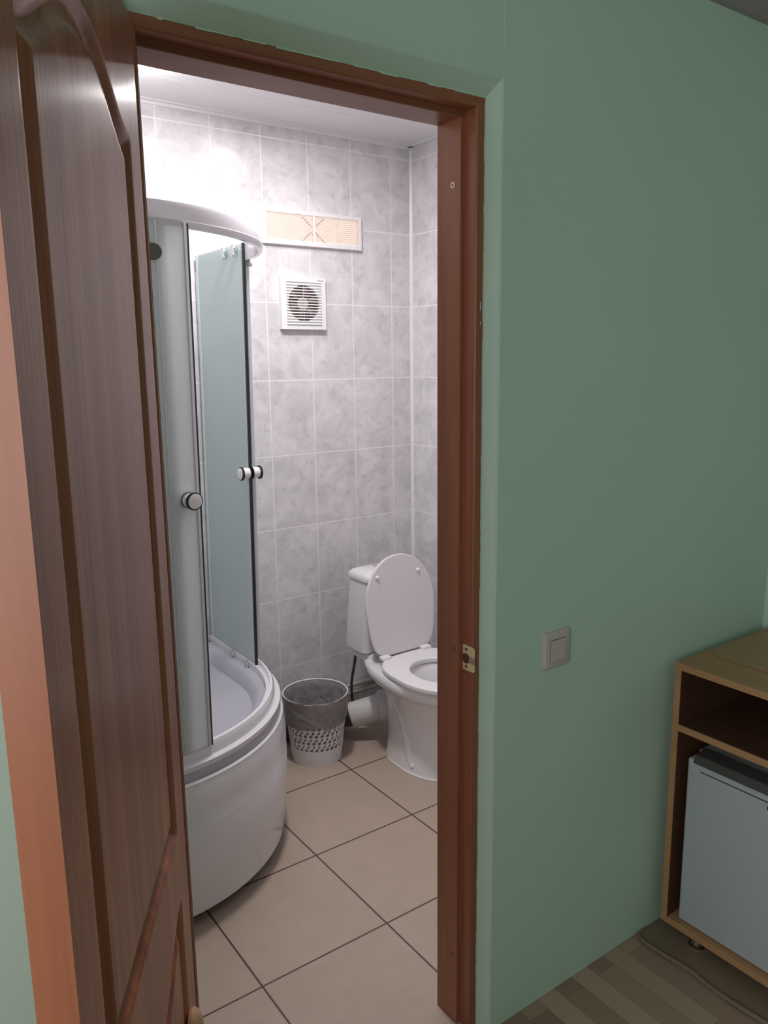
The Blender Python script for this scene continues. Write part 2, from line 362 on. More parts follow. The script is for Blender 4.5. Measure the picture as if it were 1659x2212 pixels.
# ragged line of torn paint where the plaster meets the frame
bm = bmesh.new(); z = 0.02
while z < 2.04:
    h = random.uniform(0.01, 0.05); x = -0.4265 - random.uniform(0, 0.0016)
    box(bm, x, -0.4245, -1.1950, -1.190, z, min(z+h, 2.05)); z += h
x = -1.10
while x < -0.435:
    l = random.uniform(0.008, 0.04); zz = 2.0535 - random.uniform(0, 0.0028)
    box(bm, x, min(x+l, -0.425), -1.1950, -1.190, zz, 2.057); x += l
dl('paint_edge', bm, M_green)
# pale gouges in the frame edge
bm = bmesh.new()
for z_, l_ in ((1.660, 0.016), (1.632, 0.006)): box(bm, -0.4335, -0.4325, -1.1937, -1.190, z_, z_+l_)
dl('scratch', bm, M_silicone)
# strike plate on the rebate with its hole, two screws and curled lip
spb = bmesh.new(); prism(spb, [(-1.1625, 0.900), (-1.1625, 0.957), (-1.196, 0.957), (-1.201, 0.952), (-1.201, 0.905), (-1.196, 0.900)], lambda p, t: (t, p[0], p[1]), -0.4472, -0.4455)
sp = dl('strike_plate', spb, M_brass, bevel=0.0006); sp['label'] = 'brass strike plate'
def sub(name, bm, m_, par, **k):
    bmesh.ops.translate(bm, verts=bm.verts[:], vec=(0.77, 1.16, 0)); return obj(name, bm, m_, par, **k)
sub('latch_hole', cyl(bmesh.new(), (-0.4478, -1.1735, 0.927), (-0.4470, -1.1735, 0.927), 0.0115), M_hole, sp)
sub('lip', BX(-0.4490, -0.4468, -1.203, -1.184, 0.919, 0.935), mat('worn_brass', (0.50, 0.40, 0.30), 0.35, 0.7, noise=0.2, nscale=60), sp, bevel=0.0012)
for z_ in (0.909, 0.948): sub('screw', cyl(bmesh.new(), (-0.4480, -1.1745, z_), (-0.4470, -1.1745, z_), 0.0035), M_hole, sp)
def jscrew(y_, z_, ring):
    if ring:
        s = dl('screw', turned(bmesh.new(), (-0.4580, y_, z_), (-1, 0, 0), [(0, 0.0065), (0.0012, 0.006), (0.0016, 0.004)]), M_brass, smooth=True)
        sub('screw_recess', cyl(bmesh.new(), (-0.4598, y_, z_), (-0.4594, y_, z_), 0.0026, n=6), M_hole, s)
    else:
        dl('screw', turned(bmesh.new(), (-0.4580, y_, z_), (-1, 0, 0), [(0, 0.0048), (0.0006, 0.004)]), mat('worn_screw', (0.16, 0.07, 0.035), 0.4, 0.4, noise=0.2, nscale=200))
jscrew(-1.137, 1.902, True); jscrew(-1.145, 0.944, False); jscrew(-1.146, 0.183, False)

# leaf, swung wide open towards the camera
LL, LH, TH = 0.590, 2.031, 0.037
la = empty('leaf_pivot')  # replaced below by the leaf mesh itself
bpy.data.objects.remove(la)
def relief(u, z):
    def prof(t):
        if t <= 0: return 0.0
        if t < 0.015: return -0.011*(t/0.015)
        if t < 0.024: return -0.011
        if t < 0.040: return -0.011 + 0.010*((t-0.024)/0.016)
        return -0.001
    s = max(0.0, min(1.0, 1-abs(u-0.292)/0.224)); a = (1-math.cos(PI*min(1, s*1.05)))/2
    t1 = min(u-0.068, 0.516-u, z-0.835, (1.858+0.078*a)-z)
    t2 = min(u-0.068, 0.516-u, z-0.16, (0.722-0.072*a)-z)
    return prof(max(t1, t2))
bm = bmesh.new()
us = sorted(set([round(LL*i/150, 5) for i in range(151)])); zs = [0.006+(LH-0.006)*i/430 for i in range(431)]
for side in (1, -1):
    G = []
    for z_ in zs:
        G.append([bm.verts.new((u_, (relief(u_, z_) if side == 1 else -TH-relief(u_, z_)), z_)) for u_ in us])
    for j in range(len(zs)-1):
        for i in range(len(us)-1):
            bm.faces.new((G[j][i], G[j][i+1], G[j+1][i+1], G[j+1][i]))
bm2 = bm
leaf = obj('leaf', bm2, M_leaf, None, smooth=True)
leaf.location = Vector((-1.1147, -1.2262, 0)); leaf.rotation_euler = (0, 0, math.atan2(-0.87178, -0.48990))
leaf.parent = door; leaf.location = Vector((-1.1147+0.77, -1.2262+1.16, 0))
leaf['label'] = 'panelled brown door leaf swung open'
bm = bmesh.new(); box(bm, 0.0, 0.0005, -TH, 0, 0.006, LH); box(bm, LL-0.0005, LL+0.001, -TH, 0, 0.006, LH)
box(bm, 0, LL, -TH, 0, LH-0.0005, LH); box(bm, 0, LL, -TH, 0, 0.005, 0.0065)
e = obj('leaf_edge', bm, M_edge, leaf); e['label'] = 'lighter orange-brown edge of the door'
obj('knob', turned(bmesh.new(), (0.066, -0.001, 0.482), (0, 1, 0), [(0, 0.026), (0.005, 0.028), (0.011, 0.026), (0.017, 0.020), (0.021, 0.011), (0.0225, 0.003)]), M_knobwood, leaf, smooth=True)

# ================================================================== SHOWER CABIN
SX, SY, SR = -0.877, 0.063, 0.546        # arc centre and radius
shower = empty('shower_cabin', (SX, SY, 0))
tag(shower, 'quarter-round white shower cabin with frosted green-tinted glass in the bathroom corner', 'shower')
def path(R, n=40, y_end=BY1-0.004, x_end=BX0+0.004, a0=None, a1=None):
    """list of (x, y, nx, ny) along the visible outline, local to the arc centre"""
    P = []
    if a0 is None: P.append((x_end-SX, -R, 0, -1))
    A0 = -90 if a0 is None else a0; A1 = 0 if a1 is None else a1
    for i in range(n+1):
        a = math.radians(A0+(A1-A0)*i/n); P.append((R*math.cos(a), R*math.sin(a), math.cos(a), math.sin(a)))
    if a1 is None: P.append((R, y_end-SY, 1, 0))
    return P
def sweep(prof, **k):
    """closed profile [(d, z)] swept along the outline"""
    bm = bmesh.new(); rings = []
    for x, y, nx, ny in path(SR, **k): rings.append([(x+nx*d, y+ny*d, z) for d, z in prof])
    return loft(bm, rings)
def outline(ins, n=36, rc=0.05):
    """closed rounded-quadrant outline inset by ins"""
    xl = BX0+0.004-SX+ins; yt = BY1-0.004-SY-ins; R = SR-ins; P = []
    def corner(cx, cy, r, a0, a1, k):
        return [(cx+r*math.cos(math.radians(a0+(a1-a0)*i/k)), cy+r*math.sin(math.radians(a0+(a1-a0)*i/k))) for i in range(k+1)]
    P += corner(xl+rc, -R+rc, rc, 180, 270, 5)
    P += corner(0, 0, R, -90, 0, n)
    P += corner(R-rc, yt-rc, rc, 0, 90, 5); P += corner(xl+rc, yt-rc, rc, 90, 180, 5)
    return P
# tray body with rim and deep basin
bm = bmesh.new(); rings = []
for ins, z in ((0.006, 0.440), (0.001, 0.446), (0.0, 0.470), (0.003, 0.482), (0.010, 0.4885), (0.020, 0.4905), (0.050, 0.4905), (0.068, 0.488), (0.080, 0.478), (0.092, 0.445), (0.110, 0.395), (0.140, 0.345), (0.190, 0.305), (0.26, 0.280), (0.36, 0.268)):
    rings.append([(x, y, z) for x, y in outline(ins)])
loft(bm, rings, True, True)
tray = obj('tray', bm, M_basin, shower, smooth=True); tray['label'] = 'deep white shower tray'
# curved skirt panel with a bead at its top
tr = [(-0.012, 0.040), (-0.003, 0.040), (0.005, 0.120), (0.0075, 0.126), (0.013, 0.200), (0.0155, 0.300), (0.0135, 0.306), (0.015, 0.370), (0.010, 0.420), (0.0075, 0.432), (0.0075, 0.440), (0.002, 0.4445), (-0.012, 0.4445)]
sk = obj('skirt_panel', sweep(tr), M_acr, shower, smooth=True)
# step between skirt and rim bead
obj('rim_band', sweep([(-0.02, 0.447), (-0.003, 0.447), (-0.002, 0.470), (0.0015, 0.480), (0.001, 0.488), (-0.006, 0.4925), (-0.02, 0.4915)]), M_acr, shower, smooth=True)
obj('screw_cap', cyl(bmesh.new(), (0.390, -0.363, 0.075), (0.398, -0.371, 0.075), 0.006, n=12), M_dark, sk)
for a in (-85, -50, -20): 
    x, y = (SR-0.08)*math.cos(math.radians(a)), (SR-0.08)*math.sin(math.radians(a))
    obj('foot', cyl(bmesh.new(), (x, y, 0.0), (x, y, 0.23), 0.012, n=12), M_pipe, shower)
# bottom and top rails of the enclosure
obj('bottom_rail', sweep([(-0.046, 0.491), (-0.016, 0.491), (-0.018, 0.515), (-0.024, 0.527), (-0.032, 0.529), (-0.034, 0.512), (-0.046, 0.512)]), M_acr, shower, smooth=True)
obj('top_rail', sweep([(-0.014, 1.890), (-0.003, 1.890), (0.001, 1.897), (0.002, 1.905), (-0.001, 1.907), (0.0, 1.938), (-0.003, 1.948), (-0.008, 1.950), (-0.013, 1.948), (-0.014, 1.935)]), M_acr, shower, smooth=True)
# wall profiles and posts
bm = BX(SR-0.022, SR-0.008, BY1-SY-0.012, BY1-SY-0.002, 0.49, 1.89); obj('wall_profile', bm, M_acr, shower, bevel=0.002)
bm = BX(BX0-SX+0.002, BX0-SX+0.026, -SR+0.015, -SR+0.045, 0.49, 1.89); obj('wall_profile', bm, M_acr, shower, bevel=0.002)
def pane(name, R, t, z0, z1, **k):
    bm = bmesh.new(); rings = []
    for x, y, nx, ny in path(R, **k): rings.append([(x, y, z0), (x+nx*t, y+ny*t, z0), (x+nx*t, y+ny*t, z1), (x, y, z1)])
    return loft(bm, rings)
# fixed panes (straight part by the walls)
fx1 = obj('fixed_pane', BX(SR-0.018, SR-0.012, -0.002, BY1-SY-0.01, 0.515, 1.90), M_glass, shower)
bm = BX(SR-0.021, SR-0.009, -0.014, -0.001, 0.515, 1.893); obj('edge_profile', bm, M_alu, fx1, bevel=0.0015)
bm = bmesh.new(); rings = []
for x, y, nx, ny in path(SR-0.033, a1=-82, n=6): rings.append([(x, y, 0.515), (x+nx*0.006, y+ny*0.006, 0.515), (x+nx*0.006, y+ny*0.006, 1.90), (x, y, 1.90)])
fx2 = obj('fixed_pane', loft(bm, rings), M_glass, shower, smooth=True)
# sliding door parked on the right side
sr = obj('sliding_door', BX(SR-0.041, SR-0.035, -0.030, BY1-SY-0.02, 0.455, 1.944), M_glass, shower, bevel=0.001)
obj('gasket', BX(SR-0.043, SR-0.034, -0.037, -0.029, 0.445, 1.944), M_gasket, sr, bevel=0.001)
obj('clear_strip', BX(SR-0.0425, SR-0.0345, BY1-SY-0.034, BY1-SY-0.018, 0.455, 1.944), mat('pale_edge_strip', (0.62, 0.74, 0.72), 0.4, noise=0.02), sr)
def knob(par, p, d):
    """round white pull with black rings, on both faces of a pane; d points outwards"""
    p = Vector(p); d = Vector(d)
    for s in (1, -1):
        q = p + d*(0.004*s)
        k_ = obj('knob', turned(bmesh.new(), q, d*s, [(0, 0.0185), (0.027, 0.0185), (0.029, 0.0185)]), M_plast, par, smooth=True)
        obj('ring', turned(bmesh.new(), q, d*s, [(0.0255, 0.0200), (0.0265, 0.0232), (0.0330, 0.0232), (0.0340, 0.0215)]), M_gasket, k_, smooth=True)
        obj('ring', turned(bmesh.new(), q, d*s, [(0.0, 0.0200), (0.0025, 0.0200)]), M_gasket, k_, smooth=True)
        obj('cap', turned(bmesh.new(), q, d*s, [(0.033, 0.0200), (0.0348, 0.0196), (0.0355, 0.018)]), M_plast, k_, smooth=True)
knob(sr, (SR-0.038, -0.032, 1.197), (1, 0, 0))
def roller(par, p, d, t, zc):
    p = Vector(p); d = Vector(d)
    rr_ = obj('roller', turned(bmesh.new(), p+d*0.004, d, [(0, 0.012), (0.006, 0.013), (0.010, 0.010)]), M_chrome, par, smooth=True)
    bm = bmesh.new(); q = p+d*0.008; tt = Vector(t)
    pts = []
    for i in range(9): a = PI+PI*i/8; pts.append((0.0085*math.cos(a), 0.0085*math.sin(a)-0.012))
    pts += [(0.0085, 0.018), (-0.0085, 0.018)]
    prism(bm, pts, lambda c, s_: q + tt*c[0] + Vector((0, 0, c[1])) + d*s_, 0, 0.008)
    obj('bracket', bm, M_alu, rr_, bevel=0.0015)
for y_ in (0.012, 0.090): roller(sr, (SR-0.041, y_, 1.925), (-1, 0, 0), (0, 1, 0), 0)
for y_ in (0.020, 0.145): roller(sr, (SR-0.041, y_, 0.500), (-1, 0, 0), (0, 1, 0), 0)
obj('roller', turned(bmesh.new(), (SR-0.022, -0.030, 1.885), (1, 0, 0), [(0, 0.014), (0.01, 0.014)]), M_plast, sr, smooth=True)
# sliding door closed over the front
bm = bmesh.new(); rings = []
for x, y, nx, ny in path(SR-0.024, a0=-101, a1=-77.3, n=16): rings.append([(x, y, 0.52), (x+nx*0.006, y+ny*0.006, 0.52), (x+nx*0.006, y+ny*0.006, 1.905), (x, y, 1.905)])
rings = []
a_s = -84.5
P_ = path(SR-0.022, a0=-90, a1=-76.6, n=14); P_ = [(BX0+0.25-SX, -(SR-0.022), 0, -1)] + P_
bm.free(); bm = bmesh.new()
for x, y, nx, ny in P_: rings.append([(x, y, 0.52), (x+nx*0.006, y+ny*0.006, 0.52), (x+nx*0.006, y+ny*0.006, 1.905), (x, y, 1.905)])
M_glass2 = frosted('frosted_glass_front', (0.95, 0.975, 0.97), 0.72)
sf = obj('sliding_door', loft(bm, rings), M_glass2, shower, smooth=True)
def arc_strip(r0_, r1_, a0_, a1_, z0, z1):
    bm = bmesh.new(); rings = []
    for i in range(5):
        a = math.radians(a0_+(a1_-a0_)*i/4); c, s = math.cos(a), math.sin(a)
        rings.append([(r0_*c, r0_*s, z0), (r1_*c, r1_*s, z0), (r1_*c, r1_*s, z1), (r0_*c, r0_*s, z1)])
    return loft(bm, rings)
obj('edge_profile', arc_strip(SR-0.026, SR-0.012, -76.9, -76.0, 0.52, 1.90), M_alu, sf, bevel=0.001)
obj('gasket', arc_strip(SR-0.027, SR-0.013, -76.0, -75.4, 0.52, 1.90), M_gasket, sf)
obj('groove_line', arc_strip(SR-0.0165, SR-0.0148, -84.9, -84.5, 0.52, 1.90), M_alu, sf)
ka = math.radians(-79.6); knob(sf, ((SR-0.019)*math.cos(ka), (SR-0.019)*math.sin(ka), 1.218), (math.cos(ka), math.sin(ka), 0))
# dark rounded plate near the top of the front door
bm = bmesh.new(); pts = []
for i in range(13): a = -PI/2+PI*i/12; pts.append((0.022+0.0195*math.cos(a), 0.0195*math.sin(a)))
for i in range(13): a = PI/2+PI*i/12; pts.append((-0.022+0.0195*math.cos(a), 0.0195*math.sin(a)))
ca_ = math.radians(-88.2)
prism(bm, pts, lambda c, t: ((SR-0.014+t)*math.cos(ca_)-c[0]*math.sin(ca_), (SR-0.014+t)*math.sin(ca_)+c[0]*math.cos(ca_), 1.826+c[1]), 0, 0.010)
pk = obj('cover_plate', bm, M_olive, sf, bevel=0.002); pk['label'] = 'dark olive rounded plate'

# the glazing leans outwards a little towards the top
def lean(o):
    if o.name.split('.')[0] in ('tray', 'skirt_panel', 'rim_band', 'screw_cap', 'foot', 'bottom_rail', 'top_rail', 'wall_profile'): return
    if o.type == 'MESH':
        for v in o.data.vertices:
            x, y, z = v.co
            n = Vector((1, 0)) if (x > 0 and y > 0) else (Vector((0, -1)) if x < 0 else Vector((x, y)).normalized())
            k = 0.019*(z-0.5)/1.4; v.co.x += n.x*k; v.co.y += n.y*k
    for ch in o.children: lean(ch)
for ch in shower.children: lean(ch)

# ================================================================== TOILET
TX = 0.296
toilet = empty('toilet', (TX, 0, 0))
tag(toilet, 'white ceramic toilet with raised lid beside the waste bin', 'toilet')
def egg(hw, yb, yf, wb, n=48, pw=2.2):
    """outline: flat-ish back of half width wb at yb, widest hw, elliptical front at yf"""
    ym = yb + (yf-yb)*0.52; P = []
    half = n//2
    for i in range(half+1):
        a = PI*i/half            # 0 back centre ... PI front centre on +x side
        if a <= PI/2:
            s = math.sin(a); t = math.cos(a)
            x = hw*(s**(2/pw)) ; y = ym+(yb-ym)*(t**(2/3.2))
            k = (y-ym)/(yb-ym) if yb != ym else 0
            x *= 1-(1-wb/hw)*k*k
        else:
            s = math.sin(a); t = -math.cos(a)
            x = hw*(max(s, 0)**(2/2.05)); y = ym+(yf-ym)*(t**(2/2.05))
        P.append((x, y))
    full = P + [(-x, y) for x, y in P[-2:0:-1]]
    return full
def rrect_(hw, y0, y1, r, k=5):
    P = []
    for cx, cy, a0 in ((hw-r, y1-r, 0), (-hw+r, y1-r, 90), (-hw+r, y0+r, 180), (hw-r, y0+r, 270)):
        for i in range(k+1): a = math.radians(a0+90*i/k); P.append((cx+r*math.cos(a), cy+r*math.sin(a)))
    return P
# body: pedestal, bowl, deck, inner bowl as one surface
bm = bmesh.new(); rings = []
for z, hw, yb, yf, wb in ((0.0, 0.136, 0.085, -0.305, 0.132), (0.010, 0.134, 0.083, -0.300, 0.130), (0.05, 0.124, 0.080, -0.287, 0.120), (0.12, 0.116, 0.080, -0.272, 0.112), (0.20, 0.116, 0.090, -0.270, 0.108), (0.26, 0.128, 0.110, -0.292, 0.108), (0.300, 0.150, 0.150, -0.335, 0.112), (0.320, 0.166, 0.190, -0.358, 0.118), (0.326, 0.178, 0.200, -0.376, 0.124), (0.334, 0.186, 0.215, -0.388, 0.128), (0.350, 0.190, 0.232, -0.394, 0.130), (0.368, 0.189, 0.236, -0.392, 0.130), (0.376, 0.183, 0.230, -0.385, 0.125)):
    rings.append([(x, y, z) for x, y in egg(hw, yb, yf, wb)])
for z, hw, yb, yf in ((0.377, 0.120, -0.050, -0.330), (0.370, 0.112, -0.058, -0.320), (0.32, 0.105, -0.070, -0.310), (0.26, 0.085, -0.090, -0.285), (0.21, 0.050, -0.13, -0.240)):
    rings.append([(x, y, z) for x, y in egg(hw, yb, yf, hw*0.7)])
loft(bm, rings)
bowl = obj('bowl', bm, M_cer, toilet, smooth=True)
bm = bmesh.new(); loft(bm, [[(x, y, z) for x, y in rrect_(0.128-g, 0.100+g, 0.250-g, 0.03)] for z, g in ((0.366, -0.002), (0.380, 0.0), (0.392, 0.004), (0.398, 0.012))])
obj('cistern_deck', bm, M_cer, bowl, smooth=True)
# raised trapway relief on the flank and floor bolts
for s in (-1, 1):
    tb = bmesh.new(); tube(tb, [(s*0.102, -0.030, 0.300), (s*0.093, -0.060, 0.230), (s*0.089, -0.095, 0.160), (s*0.095, -0.125, 0.090), (s*0.098, -0.150, 0.020)], 0.030, 20)
    obj('flank_relief', tb, M_cer, bowl, smooth=True)
    obj('floor_bolt_cap', turned(bmesh.new(), (s*0.121, -0.165, 0.030), (s, -0.1, 0.45), [(-0.004, 0.010), (0.005, 0.009), (0.008, 0.005)]), M_plast, bowl, smooth=True)
# bead of silicone round the foot
bm = bmesh.new(); pts = egg(0.136, 0.087, -0.308, 0.12, n=48); tube(bm, [(x, y, 0.002) for x, y in pts]+[(pts[0][0], pts[0][1], 0.002)], 0.0035, 6, 2)
obj('silicone_bead', bm, M_silicone, bowl, smooth=True)
# seat ring
bm = bmesh.new(); O = egg(0.187, 0.042, -0.402, 0.180, pw=3.0); I = egg(0.112, -0.062, -0.322, 0.085)
def ringmesh(bm, O, I, z0, z1):
    n = len(O); L = [[bm.verts.new((x, y, z)) for x, y in P] for P, z in ((O, z0), (O, z1), (I, z1), (I, z0))]
    for k in range(4):
        a, b = L[k], L[(k+1)%4]
        for i in range(n): bm.faces.new((a[i], a[(i+1)%n], b[(i+1)%n], b[i]))
ringmesh(bm, O, I, 0.3795, 0.402)
obj('seat', bm, M_seat, toilet, smooth=True, bevel=0.007, bseg=4)
# lid, standing up against the tank
bm = bmesh.new()
def lidshape(n=48):
    P = []
    for i in range(n):
        a = 2*PI*i/n; c, s = math.cos(a), math.sin(a)
        x = 0.171*abs(c)**(2/(2.1 if s > 0 else 6.5))*(1 if c > 0 else -1)
        v = 0.205 + (0.203*abs(s)**(2/2.0) if s > 0 else -0.200*abs(s)**(2/6.5))
        k = max(0, (0.205-v)/0.2); x *= 1-0.16*k**1.6
        P.append((x, v))
    return P
Lp = lidshape(); tilt = math.atan2(0.046, 0.40)
def lp(x, v, t): return (x+0.006, 0.045+math.sin(tilt)*v+math.cos(tilt)*t, 0.396+math.cos(tilt)*v-math.sin(tilt)*t)
prism(bm, Lp, lambda c, t: lp(c[0], c[1], t), 0, 0.014)
lid = obj('lid', bm, M_lid, toilet, smooth=True, bevel=0.004, bseg=3)
for x in (-0.108, 0.095):
    a = Vector(lp(x, 0.328, 0)); d = Vector(lp(x, 0.328, -1))-a
    obj('bumper', turned(bmesh.new(), a, d, [(-0.001, 0.0085), (0.004, 0.0085), (0.008, 0.0055), (0.009, 0.002)]), M_plast, lid, smooth=True)
for x in (-0.105, 0.098):
    bm = BX(x-0.022, x+0.022, 0.014, 0.044, 0.399, 0.413)
    obj('hinge', bm, M_plast, toilet, bevel=0.005, bseg=3)
# cistern: wider at the bottom
bm = bmesh.new(); rings = []
def rrect(hw, y0, y1, r, k=5):
    P = []
    for cx, cy, a0 in ((hw-r, y1-r, 0), (-hw+r, y1-r, 90), (-hw+r, y0+r, 180), (hw-r, y0+r, 270)):
        for i in range(k+1): a = math.radians(a0+90*i/k); P.append((cx+r*math.cos(a), cy+r*math.sin(a)))
    return P
for z, hw, y0, y1 in ((0.397, 0.138, 0.125, 0.262), (0.403, 0.147, 0.115, 0.270), (0.43, 0.1475, 0.114, 0.270), (0.55, 0.137, 0.112, 0.270), (0.690, 0.122, 0.112, 0.270)):
    rings.append([(x, y, z) for x, y in rrect(hw, y0, y1, 0.028)])
loft(bm, rings); obj('cistern', bm, M_cer, toilet, smooth=True)
bm = bmesh.new(); rings = []
for z, g in ((0.692, 0.002), (0.694, 0.005), (0.704, 0.0055), (0.716, 0.002), (0.726, -0.010), (0.732, -0.030), (0.734, -0.060)):
    rings.append([(x, y, z) for x, y in rrect(0.122+g, 0.112-g, 0.272+g, 0.030+min(g, 0)*0.3)])
loft(bm, rings); cl = obj('cistern_lid', bm, M_cer, toilet, smooth=True)
fb = obj('flush_button', turned(bmesh.new(), (-0.018, 0.200, 0.733), (0, 0, 1), [(0, 0.021), (0.004, 0.021), (0.005, 0.018), (0.003, 0.017)]), M_chrome, cl, smooth=True)
obj('button_face', turned(bmesh.new(), (-0.018, 0.200, 0.7355), (0, 0, 1), [(0, 0.0145), (0.002, 0.0135)]), M_alu, fb, smooth=True)

# waste connection behind the bowl
wp = empty('waste_pipe', (0.17, 0.2, 0)); tag(wp, 'white elbow and dark grey waste pipe behind the toilet', 'pipe')
def wl(bm): bmesh.ops.translate(bm, verts=bm.verts[:], vec=(-0.17, -0.2, 0)); return bm
obj('collar', wl(turned(bmesh.new(), (0.300, 0.110, 0.150), (-0.70, 0.45, -0.10), [(0, 0.052), (0.022, 0.054), (0.026, 0.066), (0.070, 0.067), (0.078, 0.056)])), M_wpipe, wp, smooth=True)
bm = bmesh.new(); tube(bm, [(0.250, 0.145, 0.142), (0.215, 0.165, 0.132), (0.180, 0.190, 0.118), (0.150, 0.215, 0.105)], 0.054, 24)
obj('elbow', wl(bm), M_wpipe, wp, smooth=True)
obj('gasket', wl(turned(bmesh.new(), (0.262, 0.136, 0.144), (0.7, -0.45, 0.1), [(-0.002, 0.054), (0.006, 0.0545)])), M_dark, wp)
bm = bmesh.new(); tube(bm, [(0.172, 0.200, 0.112), (0.145, 0.240, 0.098), (0.105, 0.300, 0.078), (0.03, 0.352, 0.058), (-0.10, 0.370, 0.055), (-0.30, 0.372, 0.054)], 0.050, 24)
obj('drain_pipe', wl(bm), M_pipe, wp, smooth=True)
# two thin water pipes on the wall
for k, (z_, lb) in enumerate(((0.142, 'thin grey water pipe along the tiled wall, upper of the two'), (0.108, 'thin grey water pipe along the tiled wall, lower of the two'))):
    t = empty('water_pipe', (0.2, 0.405, z_)); tag(t, lb, 'pipe', 'water pipes behind the toilet')
    obj('tube', cyl(bmesh.new(), (0.03, 0, 0), (0.44, 0, 0), 0.0105, n=16), mat('pipe_grey', (0.42, 0.40, 0.38), 0.4, noise=0.05), t, smooth=True)
    obj('sleeve', cyl(bmesh.new(), (-0.52, 0, 0), (0.036, 0, 0), 0.0125, n=16), mat('pipe_ivory', (0.62, 0.60, 0.50), 0.4, noise=0.05), t, smooth=True)
# supply hose
bm = bmesh.new(); tube(bm, [(0.184, 0.228, 0.402), (0.189, 0.240, 0.365), (0.194, 0.262, 0.300), (0.198, 0.290, 0.220), (0.207, 0.305, 0.150), (0.217, 0.315, 0.100), (0.217, 0.320, 0.055), (0.190, 0.322, 0.030)], 0.0062, 10)
hs = obj('supply_hose', bm, M_hose, None, smooth=True); tag(hs, 'rusty braided hose hanging from the toilet cistern', 'hose')
obj('hose_nut', cyl(bmesh.new(), (0.184, 0.227, 0.384), (0.184, 0.226, 0.400), 0.012, n=6), M_hose, hs)

# ================================================================== WASTE BIN
BXC, BYC = -0.048, 0.178
bin_ = empty('waste_bin', (BXC, BYC, 0)); tag(bin_, 'white perforated plastic waste bin lined with a bag, on the bathroom tiles', 'waste bin')
def brad(z): return 0.099 + (0.129-0.099)*(z/0.275)
NU, NZ = 640, 160; H_ = 0.275; bm = bmesh.new(); z_lo, z_hi = 0.062, 0.222
cols = 32; rows_ = 5
def inhole(u, z):
    # dumbbell holes: two circles joined by a slanted neck; u in columns
    for r in range(rows_):
        zc = z_lo+0.018+r*0.031
        for k in (0,):
            off = 0.5*(r % 2)
            c = math.floor(u-off)
            for cc in (c-1, c, c+1):
                cu = cc+off+0.5; w_ = 2*PI*brad(z)/cols
                du = (u-cu)*w_; dz = z-zc
                ax, az = -0.0040, -0.0075; bx, bz = 0.0062, 0.0078
                if (du-ax)**2+(dz-az)**2 < 0.0070**2 or (du-bx)**2+(dz-bz)**2 < 0.0052**2: return True
                ln = math.hypot(bx-ax, bz-az); tx, tz = (bx-ax)/ln, (bz-az)/ln
                s_ = (du-ax)*tx+(dz-az)*tz; pe = abs(-(du-ax)*tz+(dz-az)*tx)
                if 0 < s_ < ln and pe < 0.0022: return True
    return False
G = []
zz_ = [H_*j/NZ for j in range(NZ+1)]
for z_ in zz_:
    G.append([bm.verts.new((brad(z_)*math.cos(2*PI*i/NU), brad(z_)*math.sin(2*PI*i/NU), z_)) for i in range(NU)])
for j in range(NZ):
    zm = (zz_[j]+zz_[j+1])/2
    for i in range(NU):
        if z_lo < zm < z_hi and inhole((i+0.5)/NU*cols, zm): continue
        bm.faces.new((G[j][i], G[j][(i+1)%NU], G[j+1][(i+1)%NU], G[j+1][i]))
bm.faces.new(G[0][::-1])
bmesh.ops.delete(bm, geom=[v for v in bm.verts if not v.link_faces], context='VERTS')
body = obj('body', bm, M_bin, bin_, smooth=True)
sd = body.modifiers.new('thickness', 'SOLIDIFY'); sd.thickness = 0.0018; sd.offset = -1
bm = bmesh.new(); n = 60; rings = []
for a in [2*PI*i/8 for i in range(9)]: pass
prof = [(0.129+0.0035*math.cos(2*PI*k/10), 0.274+0.0035*math.sin(2*PI*k/10)) for k in range(10)]
R_ = [[bm.verts.new((r*math.cos(2*PI*i/n), r*math.sin(2*PI*i/n), z)) for r, z in prof] for i in range(n)]
for i in range(n):
    for k in range(10): bm.faces.new((R_[i][k], R_[(i+1)%n][k], R_[(i+1)%n][(k+1)%10], R_[i][(k+1)%10]))
obj('rim', bm, M_bin, bin_, smooth=True)
# liner: folded over the rim outside, hanging inside
bm = bmesh.new(); n = 120; rings = []
random.seed(3); ph_ = [random.uniform(0, 6.28) for _ in range(12)]
def wob(a, k): return sum(math.sin((3+4*i)*a+ph_[(i+k)%12])/(1+0.5*i) for i in range(5))
def hemz(a): return 0.172 + 0.012*math.sin(a+0.9) + 0.006*wob(a, 2)
lv = 16
for j in range(lv+1):
    t = j/lv; ring = []
    for i in range(n):
        a = 2*PI*i/n; z_ = hemz(a)*(1-t)+0.2795*t
        ring.append(((brad(z_)+0.0035+0.0012*wob(a+t*1.3, j//3)*(1-t*0.6)+0.0022*(1-t))*math.cos(a), (brad(z_)+0.0035+0.0012*wob(a+t*1.3, j//3)*(1-t*0.6)+0.0022*(1-t))*math.sin(a), z_))
    rings.append(ring)
for j in range(1, 14):
    t = j/13; ring = []
    for i in range(n):
        a = 2*PI*i/n; z_ = 0.2795-0.235*t; r = (brad(z_)-0.006)-0.004*abs(wob(a*1.0+t, j//4))*min(1, 3*t)-0.012*t
        ring.append((r*math.cos(a), r*math.sin(a), z_))
    rings.append(ring)
loft(bm, rings, False, True)
bg = obj('bin_liner', bm, M_bag, bin_, smooth=True); bg['label'] = 'translucent grey bag folded over the rim'

